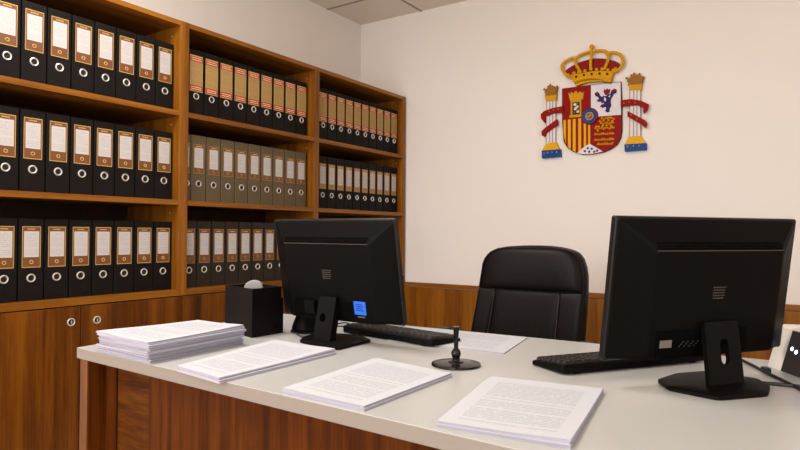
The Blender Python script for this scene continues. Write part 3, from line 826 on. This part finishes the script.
pr.loft([rring(.006, -.0142), rring(.007, -.015), rring(.0265, -.014), rring(.028, -.012), rring(.028, .012), rring(.0265, .014), rring(.007, .015), rring(.006, .0142)])
for v in pr.bm.verts: pass
t2.location = rl
pr.build('roll_body', M['roll'], t2, origin=rl, smooth=True)
rl2 = rl
# low dark speaker behind the box
sc_ = Vector((1.062, 1.292, DZ))
t = thing('desk_speaker', 'small tapered black speaker between the black box and the left monitor', 'speaker', sc_)
MB().lathe([(.041, .006), (.043, .010), (.040, .022), (.033, .040), (.028, .055), (.024, .058)], sc_, 32).build('housing', M['plastic'], t, origin=sc_, smooth=True)
MB().lathe([(.043, 0), (.0455, .002), (.0455, .005), (.042, .0075)], sc_, 32).build('base_ring', M['gloss'], t, origin=sc_, smooth=True)
MB().lathe([(.020, .0578), (.018, .060)], sc_, 24).build('grille', M['plastic_dark'], t, origin=sc_)

# ------------------------------------------------------------------ white device at the right edge
Aq = hit(767, 365.5, 2, DZ); d_ = Vector((.545, -.838, 0)).normalized(); bk_ = Vector((.838, .545, 0)).normalized()
lean = math.radians(17); upv = (Z * math.cos(lean) + bk_ * math.sin(lean)); 
t = thing('desk_device', 'white desktop device with dark leaning panel and two blue lights, beside the right monitor', 'device', Aq)
Lw, Hh = .17, .094
pf = lambda s: [Aq + d_ * s, Aq + d_ * s + upv * (Hh - .006), Aq + d_ * s + upv * Hh + bk_ * .008, Aq + d_ * s + bk_ * .115 + Z * (Hh * .93), Aq + d_ * s + bk_ * .125 + Z * (Hh * .86), Aq + d_ * s + bk_ * .125]
MB().loft([pf(0.002), pf(.006), pf(Lw - .006), pf(Lw)]).build('housing', M['device'], t, origin=Aq)
nf = d_.cross(upv); nf = nf if nf.dot(bk_) < 0 else -nf
MB().obox(Aq, d_, upv, nf, .050, Lw - .004, -.0005, Hh - .007, -.001, .0016, .0008).build('front_panel', M['device_dark'], t, origin=Aq)
for s_, b_ in ((.066, .050), (.081, .046)):
    c_ = Aq + d_ * s_ + upv * b_ + nf * .0016
    l_ = MB(); l_.loft([[c_ + (d_ * math.cos(2 * PI * k / 14) + upv * math.sin(2 * PI * k / 14)) * R + nf * h for k in range(14)] for R, h in ((.0042, 0), (.0042, .0006), (.002, .0012))])
    l_.build('indicator_light', M['led'], t, origin=Aq)

# ------------------------------------------------------------------ cables
def smooth(P, k=6):
    P = [Vector(p) for p in P]; out = []
    for i in range(len(P) - 1):
        p0, p1, p2, p3 = P[max(i - 1, 0)], P[i], P[i + 1], P[min(i + 2, len(P) - 1)]
        for j in range(k):
            u = j / k
            out.append(0.5 * ((2 * p1) + (p2 - p0) * u + (2 * p0 - 5 * p1 + 4 * p2 - p3) * u * u + (3 * p1 - p0 - 3 * p2 + p3) * u ** 3))
    out.append(P[-1]); return out
def cable(name, label, pts, r, mat, group=None):
    P = smooth(pts); o = P[0].copy()
    return tag(MB().tube(P, r, 8).build(name, M[mat], None, smooth=True, origin=o), label, 'cable', group)
def dp(x, y, z=.003): q = hit(x, y, 2, DZ + z); return (q.x, q.y, q.z)
k = .0032
tc_ = thing('power_cable', 'black cable with a small clip, running from behind the right monitor', 'cable', dp(766, 373, 0))
oc = tc_.location.copy()
MB().tube(smooth([dp(735, 357, k), dp(742, 360, k), dp(755, 366.5, k), dp(766, 372.5, k), dp(780, 379, k), dp(792, 385, k), dp(806, 392, k)]), .0032, 8).build('cord', M['cable'], tc_, origin=oc, smooth=True)
c_ = Vector(dp(766, 372.5, 0)); dd = (Vector(dp(780, 379, 0)) - c_).normalized()
MB().obox(c_, dd, Vector((-dd.y, dd.x, 0)), Z, -.010, .010, -.0065, .0065, 0, .011, .002).build('clip', M['cable'], tc_, origin=oc)
cable('power_cable', 'black cable lying on the desk from the right monitor foot to the right edge', [dp(750, 383.5, k), dp(760, 383, k), dp(775, 384, k), dp(790, 385.5, k), dp(808, 387.5, k)], .0036, 'cable')
k = .002
cable('thin_cable', 'thin dark cable loop lying behind the left monitor column', [dp(332, 323.5, k), dp(338, 326, k), dp(345, 326, k), dp(348.5, 324, k), dp(346, 322.8, k), dp(340, 323.2, k), dp(333, 325.5, k)], .0017, 'cable')
cable('thin_cable', 'thin dark cable beside the left monitor foot, in front of the small speaker', [dp(296, 332, k), dp(298, 335, k), dp(303, 337, k), dp(309, 336.6, k), dp(313, 335, k)], .0016, 'wire')

# ------------------------------------------------------------------ office chair
cx, cy = 1.275, 2.44
t = thing('office_chair', 'high-backed black leather executive chair behind the desk', 'chair', (cx, cy, 0))
O = Vector((cx, cy, 0))
def interp(tab, z):
    for (a, *va), (b, *vb) in zip(tab, tab[1:]):
        if a <= z <= b:
            f = (z - a) / (b - a); f = f * f * (3 - 2 * f) if False else f
            return [p + (q - p) * f for p, q in zip(va, vb)]
    return list(tab[-1][1:]) if z > tab[-1][0] else list(tab[0][1:])
# z, left x, right x, y of the front face
TAB = [(.44, .985, 1.500, 2.33), (.60, 1.020, 1.507, 2.355), (.70, 1.034, 1.511, 2.368), (.79, 1.046, 1.513, 2.380), (.86, 1.054, 1.512, 2.388), (.905, 1.060, 1.504, 2.392),
       (.935, 1.072, 1.492, 2.395), (.955, 1.094, 1.474, 2.398), (.970, 1.128, 1.442, 2.400), (.979, 1.180, 1.390, 2.402), (.983, 1.240, 1.340, 2.404)]
def slab(zs, k0, k1, f0, f1, bul, name, mat, exp=.22, n=28):
    """padded piece of the back between fractions k0..k1 of its width"""
    rings = []
    for iz, z in enumerate(zs):
        l, r_, yf = interp(TAB, z); xa, xb = l + (r_ - l) * k0, l + (r_ - l) * k1
        e = math.sin(PI * (iz + .0) / (len(zs) - 1)) ** .45 if 0 < iz < len(zs) - 1 else 0.0
        ring = []
        for j in range(n + 1):
            s = -1 + 2 * j / n
            pad = bul * e * max(0, 1 - abs(s) ** 5) ** .5
            ring.append((xa + (xb - xa) * (s + 1) / 2, yf - f0 - pad, z))
        for j in range(n + 1):
            s = 1 - 2 * j / n
            ring.append((xa + (xb - xa) * (s + 1) / 2, yf + f1, z))
        rings.append(ring)
    return MB().loft(rings).build(name, mat, t, origin=O, smooth=True, ang=60)
zr = lambda a, b, n: [a + (b - a) * i / (n - 1) for i in range(n)]
# outer shell with rounded edges
rings = []
for z in zr(.44, .93, 16) + [.945, .956, .966, .973, .979, .983]:
    l, r_, yf = interp(TAB, z); w_ = (r_ - l) / 2; xc = (r_ + l) / 2
    sh_ = 1.0
    ring = []
    for j in range(40):
        a = 2 * PI * j / 40; ca, sa = math.cos(a), math.sin(a)
        ring.append((xc + w_ * math.copysign(abs(ca) ** .25, ca), yf + .045 + .042 * sh_ * math.copysign(abs(sa) ** .6, sa), z))
    rings.append(ring)
MB().loft(rings).build('back_shell', M['leather'], t, origin=O, smooth=True, ang=50)
hz = [.800, .803, .81, .825, .845, .865, .885, .905, .925, .945, .956, .964, .970, .975, .978]
slab(hz, .015, .985, -.002, .03, .026, 'headrest_cushion', M['leather'])
lz = [.46] + zr(.475, .785, 12) + [.797]
slab(lz, .185, .785, .000, .03, .009, 'centre_panel', M['leather'])
slab(lz, .02, .183, .000, .03, .010, 'side_bolster', M['leather'])
slab(lz, .787, .98, .000, .03, .010, 'side_bolster', M['leather'])
for kx in (.184, .786):
    sm = MB()
    for z in zr(.50, .785, 30):
        l, r_, yf = interp(TAB, z); xx = l + (r_ - l) * kx
        sm.box(xx - .0012, yf - .0035, z - .003, xx + .0012, yf + .001, z + .003)
    sm.build('stitching', M['stitch'], t, origin=O)
# seat, arms, base
seat = MB(); rings = []
for z, k_ in ((.40, .92), (.41, .98), (.44, 1.0), (.475, 1.0), (.492, .95), (.50, .82)):
    ring = []
    for j in range(40):
        a = 2 * PI * j / 40; ca, sa = math.cos(a), math.sin(a)
        ring.append((cx + .265 * k_ * math.copysign(abs(ca) ** .4, ca), 2.13 + .245 * k_ * math.copysign(abs(sa) ** .4, sa), z))
    rings.append(ring)
seat.loft(rings).build('seat', M['leather'], t, origin=O, smooth=True, ang=60)
for s_ in (-1, 1):
    ax_ = cx + s_ * .295
    P = smooth([(ax_ - s_ * .05, 2.20, .43), (ax_, 2.21, .47), (ax_, 2.22, .57), (ax_, 2.20, .615), (ax_, 2.10, .625), (ax_, 1.98, .615)])
    ar_ = MB().tube(P, .016, 10).build('armrest', M['plastic'], t, origin=O, smooth=True)
    MB().box(ax_ - .028, 1.94, .620, ax_ + .028, 2.24, .642, .010, 3).build('arm_pad', M['leather'], ar_, origin=O, smooth=True)
MB().lathe([(.045, .37), (.03, .36), (.026, .22), (.034, .215), (.034, .10), (.05, .09), (.05, .06)], (cx, 2.14, 0), 24).build('gas_column', M['plastic'], t, origin=O, smooth=True)
MB().box(cx - .10, 2.03, .375, cx + .10, 2.26, .402, .006).box(cx - .05, 2.24, .38, cx + .05, 2.46, .40, .004).box(cx - .05, 2.43, .38, cx + .05, 2.46, .60, .004).build('seat_mechanism', M['plastic_dark'], t, origin=O)
for kk in range(5):
    a = 2 * PI * kk / 5 + .3; dv_ = Vector((math.cos(a), math.sin(a), 0)); c0 = Vector((cx, 2.14, 0))
    MB().tube([c0 + dv_ * .03 + Z * .085, c0 + dv_ * .18 + Z * .075, c0 + dv_ * .30 + Z * .062], [.026, .021, .015], 8).build('base_leg', M['plastic'], t, origin=O, smooth=True)
    cc = c0 + dv_ * .30
    nx = Vector((-dv_.y, dv_.x, 0)); w_ = MB()
    for sgn in (-1, 1):
        w_.loft([[cc + nx * (sgn * .014 + o_) + (dv_ * math.cos(2 * PI * j / 18) + Z * math.sin(2 * PI * j / 18)) * R_ + Z * .026 for j in range(18)] for o_, R_ in ((-.008, .024), (-.006, .026), (.006, .026), (.008, .024))])
    w_.tube([cc + Z * .028, cc + Z * .066], .007, 8)
    w_.build('caster', M['plastic_dark'], t, origin=O, smooth=True)

# ------------------------------------------------------------------ light
def area(name, loc, sx, sy, power, col=(1, .985, .96)):
    l = bpy.data.lights.new(name, 'AREA'); l.shape = 'RECTANGLE'; l.size = sx; l.size_y = sy; l.energy = power; l.color = col
    o = bpy.data.objects.new(name, l); C.objects.link(o); o.location = loc; return o
area('ceiling_lamp', (.72, .95, ZC - .012), .6, .6, 30)
area('ceiling_lamp', (3.5, .5, ZC - .012), .6, 1.2, 10)
area('ceiling_lamp', (2.0, -1.3, ZC - .012), 1.2, .6, 40)
lo = area('added_fill', (1.0, YF + .05, 1.4), 2.4, 1.2, 72, (1, 1, .99))  # added soft fill from behind the camera, lifts the back wall
lo.rotation_euler = (math.radians(90), 0, 0)
lo = area('added_fill', (XR - .05, -.4, 1.4), 2.6, 1.2, 16, (1, 1, .99))  # added side fill, brightens the left wall and bookcase fronts
lo.rotation_euler = (math.radians(90), 0, math.radians(90))
w = bpy.data.worlds.new('world'); bpy.context.scene.world = w; w.use_nodes = True
w.node_tree.nodes['Background'].inputs['Color'].default_value = (1, .9, .8, 1); w.node_tree.nodes['Background'].inputs['Strength'].default_value = 0.05
vs = bpy.context.scene.view_settings
vs.view_transform = 'Standard'; vs.look = 'None'; vs.exposure = 0.06; vs.gamma = 1.0
